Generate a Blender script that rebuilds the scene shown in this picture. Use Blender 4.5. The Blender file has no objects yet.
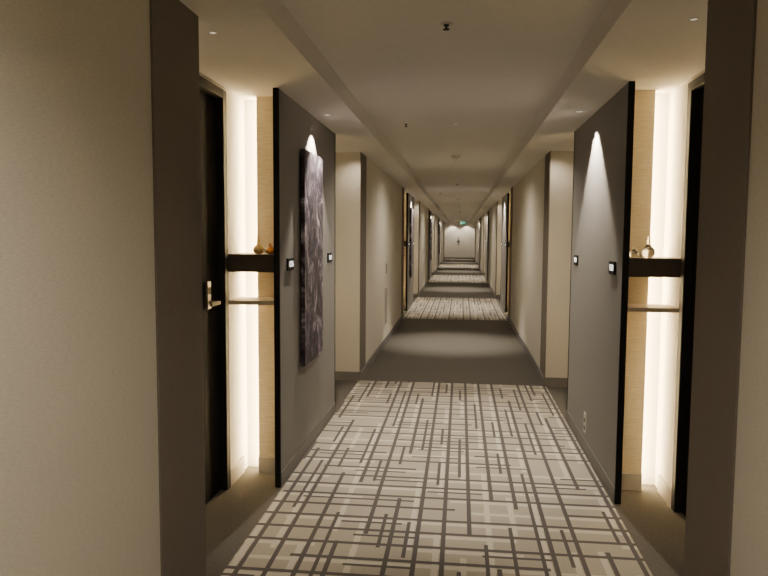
import bpy, math, random
from mathutils import Matrix, Vector
random.seed(4)
scene = bpy.context.scene
C = -0.08          # corridor centre line
NW = 0.94          # half width of plain sections
PW = 0.965         # half width at feature panels
RW = 1.27          # half width at door recesses
H = 2.33           # soffit height
TH = 2.45          # tray height
TW = 0.665         # tray half width
BAY = 4.28
PER = 9.57
Y0 = 2.58
NB = 4
YB = -2.4          # back wall
YE = 44.0          # end wall

# ---------------------------------------------------------------- materials
def mat_new(name):
    m = bpy.data.materials.new(name); m.use_nodes = True
    nt = m.node_tree
    return m, nt, nt.nodes['Principled BSDF']

def fabric(name, col, col2, scale=(60, 60, 400), rough=0.85, bump=0.15, detail=3):
    m, nt, b = mat_new(name)
    tc = nt.nodes.new('ShaderNodeTexCoord')
    mp = nt.nodes.new('ShaderNodeMapping'); mp.inputs['Scale'].default_value = scale
    n = nt.nodes.new('ShaderNodeTexNoise'); n.inputs['Scale'].default_value = 1.0
    n.inputs['Detail'].default_value = detail
    r = nt.nodes.new('ShaderNodeValToRGB')
    r.color_ramp.elements[0].position = 0.3; r.color_ramp.elements[1].position = 0.7
    r.color_ramp.elements[0].color = (*col, 1); r.color_ramp.elements[1].color = (*col2, 1)
    nt.links.new(tc.outputs['Object'], mp.inputs['Vector'])
    nt.links.new(mp.outputs['Vector'], n.inputs['Vector'])
    nt.links.new(n.outputs['Fac'], r.inputs['Fac'])
    nt.links.new(r.outputs['Color'], b.inputs['Base Color'])
    bp = nt.nodes.new('ShaderNodeBump'); bp.inputs['Strength'].default_value = bump
    bp.inputs['Distance'].default_value = 0.002
    nt.links.new(n.outputs['Fac'], bp.inputs['Height'])
    nt.links.new(bp.outputs['Normal'], b.inputs['Normal'])
    b.inputs['Roughness'].default_value = rough
    b.inputs['Specular IOR Level'].default_value = 0.25
    return m

def plain(name, col, rough=0.6, metal=0.0, emit=None, es=0, trans=0, spec=0.5):
    m, nt, b = mat_new(name)
    tc = nt.nodes.new('ShaderNodeTexCoord')
    n = nt.nodes.new('ShaderNodeTexNoise'); n.inputs['Scale'].default_value = 30
    mx = nt.nodes.new('ShaderNodeMix'); mx.data_type = 'RGBA'
    mx.inputs[6].default_value = (*col, 1)
    mx.inputs[7].default_value = (*[c * 0.9 for c in col], 1)
    nt.links.new(tc.outputs['Object'], n.inputs['Vector'])
    nt.links.new(n.outputs['Fac'], mx.inputs[0])
    nt.links.new(mx.outputs[2], b.inputs['Base Color'])
    b.inputs['Roughness'].default_value = rough
    b.inputs['Metallic'].default_value = metal
    b.inputs['Specular IOR Level'].default_value = spec
    b.inputs['Transmission Weight'].default_value = trans
    if emit:
        b.inputs['Emission Color'].default_value = (*emit, 1)
        b.inputs['Emission Strength'].default_value = es
    return m

M_beige = fabric('beige_wallcovering', (0.53, 0.50, 0.43), (0.63, 0.595, 0.515), (50, 50, 350), bump=0.3)
M_white = fabric('pale_wallcovering', (0.66, 0.635, 0.58), (0.78, 0.755, 0.70), (70, 70, 260), bump=0.3)
M_taupe = fabric('taupe_wallcovering', (0.15, 0.13, 0.108), (0.187, 0.165, 0.14), (120, 120, 250))
M_panel = fabric('grey_fabric', (0.235, 0.224, 0.212), (0.295, 0.282, 0.268), (250, 250, 250))
M_cream = fabric('cream_grasscloth', (0.62, 0.53, 0.37), (0.84, 0.75, 0.57), (15, 15, 500), bump=0.3)
M_ceil = plain('ceiling_paint', (0.80, 0.77, 0.71), 0.85)
M_black = plain('black_metal', (0.014, 0.013, 0.012), 0.6, spec=0.2)
M_door = plain('dark_door_veneer', (0.009, 0.008, 0.008), 0.8, spec=0.12)
M_shelf = plain('dark_wood', (0.06, 0.048, 0.04), 0.45)
M_wood = plain('light_wood', (0.58, 0.49, 0.37), 0.45)
M_base = plain('grey_skirting', (0.17, 0.162, 0.155), 0.5)
M_baseN = plain('pale_skirting', (0.50, 0.47, 0.42), 0.5)
M_led = plain('led_diffuser', (0.9, 0.85, 0.7), 0.5, emit=(1.0, 0.75, 0.41), es=70)
M_lens = plain('lamp_lens', (0.9, 0.85, 0.7), 0.5, emit=(1.0, 0.9, 0.75), es=0.7)
M_ring = plain('white_plastic', (0.66, 0.63, 0.58), 0.5)
M_dark = plain('dark_void', (0.03, 0.03, 0.03), 0.7)
M_steel = plain('brushed_steel', (0.50, 0.45, 0.38), 0.35, 1.0)
M_gold = plain('gold_glaze', (0.98, 0.74, 0.32), 0.3, 0.7)
M_amber = plain('amber_glass', (0.85, 0.36, 0.08), 0.1)
M_glass = plain('clear_glass', (0.98, 0.95, 0.88), 0.03, trans=0.95)
M_num = plain('lit_numeral', (0.9, 0.9, 0.9), 0.5, emit=(1, 0.97, 0.9), es=2.0)
M_green = plain('exit_green', (0.0, 0.20, 0.12), 0.5, emit=(0.0, 0.6, 0.36), es=0.5)
M_pict = plain('sign_white', (0.6, 0.7, 0.65), 0.5, emit=(0.7, 1, 0.85), es=0.8)

def N(nt, op, a, b=None):
    n = nt.nodes.new('ShaderNodeMath'); n.operation = op
    for i, v in enumerate((a, b)):
        if v is None: continue
        if isinstance(v, (int, float)): n.inputs[i].default_value = v
        else: nt.links.new(v, n.inputs[i])
    return n.outputs[0]

def carpet_mats():
    m, nt, b = mat_new('patterned_carpet')
    tc = nt.nodes.new('ShaderNodeTexCoord')
    sx = nt.nodes.new('ShaderNodeSeparateXYZ')
    nt.links.new(tc.outputs['Object'], sx.inputs[0])
    X, Y = sx.outputs[0], sx.outputs[1]
    def dash(u, v, sp, ln, th, prob, seed, off=0.0):
        us = N(nt, 'ADD', N(nt, 'DIVIDE', u, sp), seed * 10 + off)
        col = N(nt, 'FLOOR', us)
        fr = N(nt, 'FRACT', us)
        w1 = nt.nodes.new('ShaderNodeTexWhiteNoise'); w1.noise_dimensions = '1D'
        nt.links.new(N(nt, 'ADD', col, seed * 3.7), w1.inputs['W'])
        vs = N(nt, 'ADD', N(nt, 'DIVIDE', v, ln), N(nt, 'MULTIPLY', w1.outputs['Value'], 17.0))
        cell = N(nt, 'FLOOR', vs)
        cb = nt.nodes.new('ShaderNodeCombineXYZ')
        nt.links.new(col, cb.inputs[0]); nt.links.new(cell, cb.inputs[1]); cb.inputs[2].default_value = seed
        w2 = nt.nodes.new('ShaderNodeTexWhiteNoise'); w2.noise_dimensions = '3D'
        nt.links.new(cb.outputs[0], w2.inputs['Vector'])
        on = N(nt, 'LESS_THAN', w2.outputs['Value'], prob)
        ln_ = N(nt, 'LESS_THAN', N(nt, 'ABSOLUTE', N(nt, 'SUBTRACT', fr, 0.5)), th / sp / 2)
        return N(nt, 'MULTIPLY', on, ln_)
    d = dash(X, Y, 0.130, 0.80, 0.023, 0.78, 1)
    d = N(nt, 'MAXIMUM', d, dash(Y, X, 0.155, 0.60, 0.027, 0.74, 5))
    d = N(nt, 'MAXIMUM', d, dash(X, Y, 0.130, 0.40, 0.019, 0.30, 9, 0.40))
    d = N(nt, 'MAXIMUM', d, dash(Y, X, 0.155, 0.32, 0.021, 0.28, 14, 0.40))
    l = dash(X, Y, 0.130, 0.5, 0.030, 0.6, 21, 0.25)
    l = N(nt, 'MAXIMUM', l, dash(Y, X, 0.155, 0.5, 0.034, 0.6, 27, 0.25))
    n = nt.nodes.new('ShaderNodeTexNoise'); n.inputs['Scale'].default_value = 140
    n.inputs['Detail'].default_value = 5; n.inputs['Roughness'].default_value = 0.7
    nt.links.new(tc.outputs['Object'], n.inputs['Vector'])
    m1 = nt.nodes.new('ShaderNodeMix'); m1.data_type = 'RGBA'
    m1.inputs[6].default_value = (0.46, 0.42, 0.345, 1); m1.inputs[7].default_value = (0.66, 0.61, 0.51, 1)
    nt.links.new(l, m1.inputs[0])
    m2 = nt.nodes.new('ShaderNodeMix'); m2.data_type = 'RGBA'
    nt.links.new(d, m2.inputs[0]); nt.links.new(m1.outputs[2], m2.inputs[6])
    m2.inputs[7].default_value = (0.125, 0.115, 0.112, 1)
    m3 = nt.nodes.new('ShaderNodeMix'); m3.data_type = 'RGBA'; m3.blend_type = 'MULTIPLY'
    m3.inputs[0].default_value = 0.6
    nt.links.new(m2.outputs[2], m3.inputs[6]); nt.links.new(n.outputs['Fac'], m3.inputs[7])
    nt.links.new(m3.outputs[2], b.inputs['Base Color'])
    b.inputs['Roughness'].default_value = 0.95; b.inputs['Specular IOR Level'].default_value = 0.1
    bp = nt.nodes.new('ShaderNodeBump'); bp.inputs['Strength'].default_value = 0.5; bp.inputs['Distance'].default_value = 0.004
    nt.links.new(n.outputs['Fac'], bp.inputs['Height']); nt.links.new(bp.outputs['Normal'], b.inputs['Normal'])
    return m
M_pat = carpet_mats()
M_carp = fabric('plain_carpet', (0.052, 0.048, 0.041), (0.105, 0.097, 0.084), (120, 120, 120), rough=0.95, bump=0.4)

def art_mat():
    m, nt, b = mat_new('abstract_print')
    tc = nt.nodes.new('ShaderNodeTexCoord')
    mp = nt.nodes.new('ShaderNodeMapping'); mp.inputs['Scale'].default_value = (1, 3.0, 2.0)
    n = nt.nodes.new('ShaderNodeTexNoise'); n.inputs['Scale'].default_value = 2.2
    n.inputs['Detail'].default_value = 9; n.inputs['Distortion'].default_value = 1.2; n.inputs['Roughness'].default_value = 0.75
    r = nt.nodes.new('ShaderNodeValToRGB'); e = r.color_ramp.elements
    e[0].position = 0.38; e[0].color = (0.018, 0.013, 0.021, 1)
    e[1].position = 0.66; e[1].color = (0.72, 0.67, 0.74, 1)
    a = e.new(0.49); a.color = (0.055, 0.042, 0.063, 1)
    a = e.new(0.56); a.color = (0.20, 0.17, 0.215, 1)
    nt.links.new(tc.outputs['Object'], mp.inputs['Vector']); nt.links.new(mp.outputs['Vector'], n.inputs['Vector'])
    nt.links.new(n.outputs['Fac'], r.inputs['Fac']); nt.links.new(r.outputs['Color'], b.inputs['Base Color'])
    b.inputs['Roughness'].default_value = 0.6
    return m
M_art = art_mat()

# ---------------------------------------------------------------- mesh builder
class MB:
    def __init__(s): s.v = []; s.f = []; s.mi = []; s.mats = []; s.sm = []
    def m(s, mat):
        if mat not in s.mats: s.mats.append(mat)
        return s.mats.index(mat)
    def box(s, x0, x1, y0, y1, z0, z1, mat):
        x0, x1 = sorted((x0, x1)); y0, y1 = sorted((y0, y1)); z0, z1 = sorted((z0, z1))
        k = len(s.v); i = s.m(mat)
        s.v += [(x0,y0,z0),(x1,y0,z0),(x1,y1,z0),(x0,y1,z0),(x0,y0,z1),(x1,y0,z1),(x1,y1,z1),(x0,y1,z1)]
        for q in ((0,3,2,1),(4,5,6,7),(0,1,5,4),(1,2,6,5),(2,3,7,6),(3,0,4,7)):
            s.f.append(tuple(k + a for a in q)); s.mi.append(i); s.sm.append(False)
    def lathe(s, cx, cy, cz, prof, mat, seg=24, axis='z', sgn=1):
        k = len(s.v); i = s.m(mat); n = len(prof)
        for (r, h) in prof:
            for a in range(seg):
                t = 2 * math.pi * a / seg
                if axis == 'z': s.v.append((cx + r*math.cos(t), cy + r*math.sin(t), cz + h))
                elif axis == 'x': s.v.append((cx + sgn*h, cy + r*math.cos(t), cz + r*math.sin(t)))
                else: s.v.append((cx + r*math.cos(t), cy + sgn*h, cz + r*math.sin(t)))
        for j in range(n - 1):
            for a in range(seg):
                b = (a + 1) % seg
                s.f.append((k+j*seg+a, k+j*seg+b, k+(j+1)*seg+b, k+(j+1)*seg+a)); s.mi.append(i); s.sm.append(True)
        for j in (0, n - 1):
            s.f.append(tuple(k + j*seg + a for a in range(seg))); s.mi.append(i); s.sm.append(False)
    def obj(s, name, origin=(0,0,0), bevel=0):
        me = bpy.data.meshes.new(name)
        o = Vector(origin)
        me.from_pydata([tuple(Vector(v) - o) for v in s.v], [], s.f)
        for mm in s.mats: me.materials.append(mm)
        for p, i, sm in zip(me.polygons, s.mi, s.sm): p.material_index = i; p.use_smooth = sm
        import bmesh
        bm = bmesh.new(); bm.from_mesh(me); bmesh.ops.recalc_face_normals(bm, faces=bm.faces); bm.to_mesh(me); bm.free()
        ob = bpy.data.objects.new(name, me); ob.location = o
        scene.collection.objects.link(ob)
        if bevel:
            bv = ob.modifiers.new('bevel', 'BEVEL'); bv.width = bevel; bv.segments = 2; bv.limit_method = 'ANGLE'
        return ob

bays = [Y0 + PER * i for i in range(NB)]
# ---------------------------------------------------------------- floor
fl = MB()
XL, XR = C - 1.75, C + 1.75
CW = PW - 0.015
prev = YB - 0.2
for b in bays:
    fl.box(XL, XR, prev, b, -0.1, 0, M_carp)
    fl.box(XL, C - CW, b, b + BAY, -0.1, 0, M_carp)
    fl.box(C - CW, C + CW, b, b + BAY, -0.1, 0, M_pat)
    fl.box(C + CW, XR, b, b + BAY, -0.1, 0, M_carp)
    prev = b + BAY
fl.box(XL, XR, prev, Y0 + PER*NB, -0.1, 0, M_carp)
fl.box(XL, XR, Y0 + PER*NB, YE + 0.2, -0.1, 0, M_pat)
fl.obj('floor')

# ---------------------------------------------------------------- ceiling
ce = MB()
ce.box(XL, C - TW, YB - 0.2, YE + 0.2, H, TH, M_ceil)
ce.box(C + TW, XR, YB - 0.2, YE + 0.2, H, TH, M_ceil)
ce.box(XL, XR, YB - 0.2, YE + 0.2, TH, TH + 0.12, M_ceil)
ce.obj('ceiling')

# ---------------------------------------------------------------- walls
D0, D1 = 0.10, 1.18     # door leaf extents within bay
P0, P1 = 1.26, BAY - 1.25
for s, side in ((-1, 'left'), (1, 'right')):
    w = MB(); bb = MB()
    def X(d): return C + s * d
    prev = YB - 0.2
    secs = []
    for b in bays:
        secs.append((prev, b, True)); prev = b + BAY
    secs.append((prev, YE + 0.2, False))
    for k, (a, e, stripend) in enumerate(secs):
        w.box(X(NW), X(1.7), a, e, 0, H, M_beige)
        bb.box(X(NW - 0.012), X(NW), a + (0.4 if k else 0), e - (0.4 if stripend else 0), 0, 0.09, M_base)
        if stripend:
            w.box(X(NW - 0.008), X(NW), e - 0.4, e, 0, H, M_taupe)
            bb.box(X(NW - 0.020), X(NW - 0.008), e - 0.4, e, 0, 0.09, M_base)
        if k:
            w.box(X(NW - 0.008), X(NW), a, a + 0.4, 0, H, M_taupe)
            bb.box(X(NW - 0.020), X(NW - 0.008), a, a + 0.4, 0, 0.09, M_base)
            bb.box(X(NW), X(RW), a - 0.012, a, 0, 0.09, M_base)
    for b in bays:
        for mir in (0, 1):
            def Y(t): return b + t if not mir else b + BAY - t
            w.box(X(RW), X(1.7), Y(0), Y(D0 - 0.06), 0, H, M_white)
            w.box(X(RW), X(1.7), Y(D0 - 0.06), Y(D1 + 0.06), 2.31, H, M_white)
            w.box(X(RW + 0.14), X(1.7), Y(D0 - 0.06), Y(D1 + 0.06), 0, 2.31, M_dark)
            w.box(X(RW), X(1.7), Y(D1 + 0.06), Y(1.60), 0, H, M_white)
            w.box(X(PW + 0.03), X(1.165), Y(1.50), Y(1.60), 0, H, M_cream)
            bb.box(X(RW - 0.012), X(RW), Y(D1 + 0.06), Y(1.50), 0, 0.10, M_baseN)
            bb.box(X(PW + 0.03), X(1.165), Y(1.488), Y(1.50), 0, 0.10, M_baseN)
        w.box(X(PW + 0.03), X(1.7), b + 1.60, b + BAY - 1.60, 0, H, M_white)
    w.obj('wall_' + side); bb.obj('baseboard_' + side)
w = MB(); w.box(C - NW, C + NW, YE, YE + 0.2, 0, H, M_white); w.box(C-TW, C+TW, YE, YE+0.2, H, TH, M_white); w.obj('wall_end')
w = MB(); w.box(C - NW, C + NW, YB - 0.2, YB, 0, H, M_beige); w.box(C-TW, C+TW, YB-0.2, YB, H, TH, M_beige); w.obj('wall_back')
bb = MB(); bb.box(C - NW+0.012, C + NW-0.012, YE - 0.012, YE, 0, 0.09, M_base); bb.obj('baseboard_end')

# ---------------------------------------------------------------- fixtures
def text_child(parent, txt, loc, rot, size, mat):
    cu = bpy.data.curves.new('numerals', 'FONT'); cu.body = txt; cu.size = size
    cu.align_x = 'CENTER'; cu.align_y = 'CENTER'; cu.extrude = 0.0006
    cu.materials.append(mat)
    o = bpy.data.objects.new('numerals', cu); scene.collection.objects.link(o)
    o.parent = parent; o.location = Vector(loc) - parent.location; o.rotation_euler = rot
    return o

def spot(name, loc, watt, ang=100, blend=0.7, rad=0.03, col=(1, 0.865, 0.69), aim=None, parent=None):
    L = bpy.data.lights.new(name, 'SPOT'); L.energy = watt; L.spot_size = math.radians(ang)
    L.spot_blend = blend; L.shadow_soft_size = rad; L.color = col
    o = bpy.data.objects.new(name, L); scene.collection.objects.link(o)
    o.location = loc
    if aim is not None:
        o.rotation_euler = (Vector(aim) - Vector(loc)).to_track_quat('-Z', 'Y').to_euler()
    if parent:
        o.parent = parent; o.location = Vector(loc) - parent.location
    return o

def downlight(x, y, z, watt, ang=100, blend=0.7, r=0.038, aim=None, rad=0.03):
    m = MB()
    m.lathe(x, y, z, [(r*0.75, -0.001), (r*1.15, -0.001), (r*1.18, -0.003), (r*1.1, -0.005), (r*0.8, -0.004), (r*0.75, -0.001)], M_ring)
    m.lathe(x, y, z, [(0.001, -0.002), (r*0.74, -0.002), (r*0.74, -0.003), (0.001, -0.003)], M_lens)
    o = m.obj('downlight', (x, y, z))
    spot('lamp', (x, y, z - 0.02), watt, ang, blend, rad, parent=o, aim=aim)
    return o

door_n = 0
num = 1256
for bi, b in enumerate(bays):
    for s in (-1, 1):
        def X(d): return C + s * d
        m = MB()
        m.box(X(PW), X(PW + 0.03), b + P0 + 0.012, b + P1 - 0.012, 0.085, H, M_panel)
        m.box(X(PW - 0.006), X(PW + 0.03), b + P0 + 0.012, b + P1 - 0.012, 0, 0.085, M_base)
        for q, r in ((P0, P0 + 0.012), (P1 - 0.012, P1)):
            m.box(X(PW - 0.004), X(PW + 0.03), b + q, b + r, 0, H, M_black)
        m.obj('feature_wall_panel', (X(PW), b + BAY/2, 0))
        for mir in (0, 1):
            def Y(t): return b + t if not mir else b + BAY - t
            m = MB()
            m.box(X(1.1655), X(1.171), Y(1.53), Y(1.575), 0.02, H - 0.01, M_led)
            m.obj('led_light_strip', (X(1.17), Y(1.55), 1.1))
            m = MB()
            m.box(X(PW + 0.031), X(RW - 0.001), Y(1.255), Y(1.49), 1.28, 1.384, M_shelf)
            m.obj('dark_niche_shelf', (X(1.1), Y(1.36), 1.28), bevel=0.003)
            m = MB()
            m.box(X(PW + 0.031), X(RW - 0.001), Y(1.255), Y(1.49), 1.088, 1.112, M_wood)
            m.obj('wooden_niche_shelf', (X(1.1), Y(1.36), 1.088), bevel=0.002)
            if not mir:
                zz = 1.3845; yy = Y(1.34)
                gourd = [(0.001, 0), (0.018, 0.0), (0.030, 0.010), (0.034, 0.026), (0.030, 0.042), (0.017, 0.056), (0.009, 0.066), (0.008, 0.078), (0.012, 0.082), (0.012, 0.086), (0.006, 0.090), (0.009, 0.098), (0.006, 0.108), (0.001, 0.111)]
                ball = [(0.001, 0), (0.013, 0.0), (0.024, 0.010), (0.026, 0.022), (0.020, 0.034), (0.008, 0.040), (0.006, 0.048), (0.009, 0.054), (0.004, 0.061), (0.001, 0.062)]
                if s < 0:
                    m = MB(); m.lathe(X(1.11), yy, zz, [(r*0.95, h*0.9) for r, h in gourd], M_gold); m.obj('golden_bottle_ornament', (X(1.11), yy, zz))
                    m = MB(); m.lathe(X(1.045), yy + 0.02, zz, ball, M_amber); m.obj('amber_bottle_ornament', (X(1.045), yy, zz))
                else:
                    m = MB(); m.lathe(X(1.115), yy, zz, [(r*1.05, h*1.1) for r, h in gourd], M_glass); m.obj('glass_bottle_ornament', (X(1.115), yy, zz))
                    m = MB(); m.lathe(X(1.04), yy + 0.01, zz, ball, M_glass); m.obj('glass_bottle_ornament', (X(1.04), yy, zz))
            # door
            door_n += 1
            m = MB()
            m.box(X(RW - 0.012), X(RW + 0.12), Y(D0 - 0.058), Y(D0), 0, 2.308, M_black)
            m.box(X(RW - 0.012), X(RW + 0.12), Y(D1), Y(D1 + 0.058), 0, 2.308, M_black)
            m.box(X(RW - 0.012), X(RW + 0.12), Y(D0), Y(D1), 2.26, 2.308, M_black)
            m.box(X(RW + 0.03), X(RW + 0.08), Y(D0 + 0.003), Y(D1 - 0.003), 0.004, 2.257, M_door)
            # lock side: left-hand doors latch at the niche side, right-hand at the far side
            def L(t): return Y(D1 - t) if s < 0 else Y(D0 + t)
            m.box(X(RW + 0.012), X(RW + 0.03), L(0.21), L(0.16), 1.09, 1.24, M_steel)
            m.box(X(RW + 0.008), X(RW + 0.012), L(0.20), L(0.17), 1.17, 1.21, M_dark)
            m.lathe(X(RW + 0.012), L(0.185), 1.125, [(0.010, 0), (0.010, 0.055)], M_steel, 12, 'x', -s)
            m.box(X(RW - 0.048), X(RW - 0.032), L(0.30), L(0.175), 1.116, 1.134, M_steel)
            m.lathe(X(RW + 0.03), Y((D0 + D1)/2), 1.5, [(0.012, 0), (0.012, 0.004), (0.006, 0.006)], M_steel, 12, 'x', -s)
            m.obj('door_%d' % door_n, (X(RW), Y((D0 + D1)/2), 0), bevel=0.002)
            # number sign
            m = MB()
            yc = Y(P0 + 0.25)
            m.box(X(PW - 0.010), X(PW), yc - 0.075, yc + 0.075, 1.280, 1.355, M_black)
            sg = m.obj('room_number_sign', (X(PW), yc, 1.3175), bevel=0.002)
            rot = (math.radians(90), 0, math.radians(90) * (-s))
            text_child(sg, str(num), (X(PW - 0.0115), yc, 1.3175), rot, 0.050, M_num)
            num += 1
        # wall-wash downlight
        downlight(X(0.85), b + BAY/2, H, 180, 86, 0.35, 0.030, aim=(X(0.91), b + BAY/2, 0), rad=0.010)
        # doorway downlights
        for t in (0.20, BAY - 0.20):
            downlight(X(0.95), b + t, H, 9, 150, 0.9, 0.016)
    downlight(C + 0.02, b + 3.35, TH, 120, 150, 0.9, 0.024)
for yy, wt in [(Y0 - 4.2, 120), (Y0 - 1.9, 110)]:
    downlight(C, yy, TH, wt, 150, 0.9, 0.035)
for b in bays:
    downlight(C, b + 6.9, TH, 520, 58, 0.9, 0.035)
    downlight(C, b + 6.2, TH, 100, 160, 0.9, 0.02)

for b in bays:
    m = MB()
    xa = C - PW
    m.box(xa, xa + 0.010, b + 1.80, b + 2.31, 0.68, 2.0, M_black)
    m.box(xa + 0.010, xa + 0.036, b + 1.77, b + 2.345, 0.63, 2.05, M_art)
    m.obj('abstract_painting', (xa, b + 2.0, 1.34))

for b in bays:
    for (x, y) in ((C + 0.0, b + 0.57), (C - 0.40, b + 3.3)):
        m = MB()
        m.lathe(x, y, TH, [(0.028, -0.001), (0.028, -0.003), (0.020, -0.006), (0.001, -0.006)], M_ring)
        m.lathe(x, y, TH - 0.006, [(0.012, 0), (0.012, -0.006), (0.005, -0.010), (0.005, -0.018), (0.015, -0.019), (0.015, -0.022), (0.001, -0.022)], M_dark, 16)
        m.obj('sprinkler_head', (x, y, TH))
    m = MB()
    m.lathe(C, b + 5.62, TH, [(0.055, -0.001), (0.055, -0.012), (0.048, -0.025), (0.035, -0.032), (0.03, -0.04), (0.001, -0.042)], M_ring)
    m.obj('smoke_detector', (C, b + 5.62, TH))

for b in bays:
    y = b + 6.7; xw = C - NW
    m = MB()
    m.box(xw, xw + 0.006, y - 0.11, y + 0.11, 0.25, 0.80, M_ring)
    for i in range(16):
        z = 0.285 + i * 0.031
        m.box(xw + 0.006, xw + 0.011, y - 0.09, y + 0.09, z, z + 0.016, M_base)
    m.obj('wall_grille', (xw, y, 0.25))
    m = MB()
    m.box(xw, xw + 0.008, y - 0.07, y + 0.07, 0.95, 1.13, M_ring)
    m.box(xw + 0.008, xw + 0.013, y - 0.045, y + 0.045, 0.975, 1.105, M_base)
    m.obj('wall_access_plate', (xw, y, 0.95), bevel=0.002)
for b in bays:
    xw = C + PW; y = b + 2.22
    m = MB()
    m.box(xw - 0.006, xw, y - 0.037, y + 0.037, 0.13, 0.27, M_ring)
    for z in (0.165, 0.22):
        m.box(xw - 0.008, xw - 0.006, y - 0.02, y + 0.02, z - 0.014, z + 0.014, M_base)
        for d in (-0.008, 0.008):
            m.box(xw - 0.009, xw - 0.008, y + d - 0.0015, y + d + 0.0015, z - 0.007, z + 0.007, M_dark)
    m.obj('power_outlet', (xw, y, 0.2), bevel=0.001)

# exit sign
m = MB(); ye = 36.5
m.box(C + 0.02, C + 0.30, ye, ye + 0.05, 2.09, 2.25, M_green)
m.box(C + 0.05, C + 0.12, ye - 0.003, ye, 2.11, 2.23, M_pict)
m.box(C + 0.17, C + 0.27, ye - 0.003, ye, 2.15, 2.19, M_pict)
m.box(C + 0.08, C + 0.095, ye + 0.018, ye + 0.032, 2.25, TH, M_steel)
m.box(C + 0.225, C + 0.24, ye + 0.018, ye + 0.032, 2.25, TH, M_steel)
m.obj('exit_sign', (C + 0.16, ye, 2.1))
m = MB()
m.lathe(C - 0.08, YE, 1.12, [(0.10, 0), (0.10, 0.015), (0.06, 0.025)], M_base, 24, 'y', -1)
m.box(C - 0.105, C - 0.055, YE - 0.02, YE, 0.85, 1.4, M_base)
m.obj('wall_ornament', (C - 0.08, YE, 1.12))
for dx in (-0.45, 0.45):
    downlight(C + dx, YE - 0.4, TH, 70, 100, 0.4, 0.04, aim=(C + dx, YE - 0.25, 0))

# ---------------------------------------------------------------- world
wd = bpy.data.worlds.new('world'); scene.world = wd; wd.use_nodes = True
wd.node_tree.nodes['Background'].inputs[0].default_value = (0.02, 0.018, 0.015, 1)

# ---------------------------------------------------------------- camera
F = 680.0
cam = bpy.data.cameras.new('camera'); cam.sensor_width = 36; cam.lens = F / 768 * 36
co = bpy.data.objects.new('camera', cam); scene.collection.objects.link(co)
ey = Vector((77, 52.5, -F)).normalized()
a = 0.0065
ez = Vector((a, 1, (77*a + 52.5) / F)).normalized()
ex = ey.cross(ez)
M = Matrix((ex, ey, ez)).to_4x4()
M.translation = Vector((0, 0, 1.5))
co.matrix_world = M
cam.clip_start = 0.02
scene.camera = co
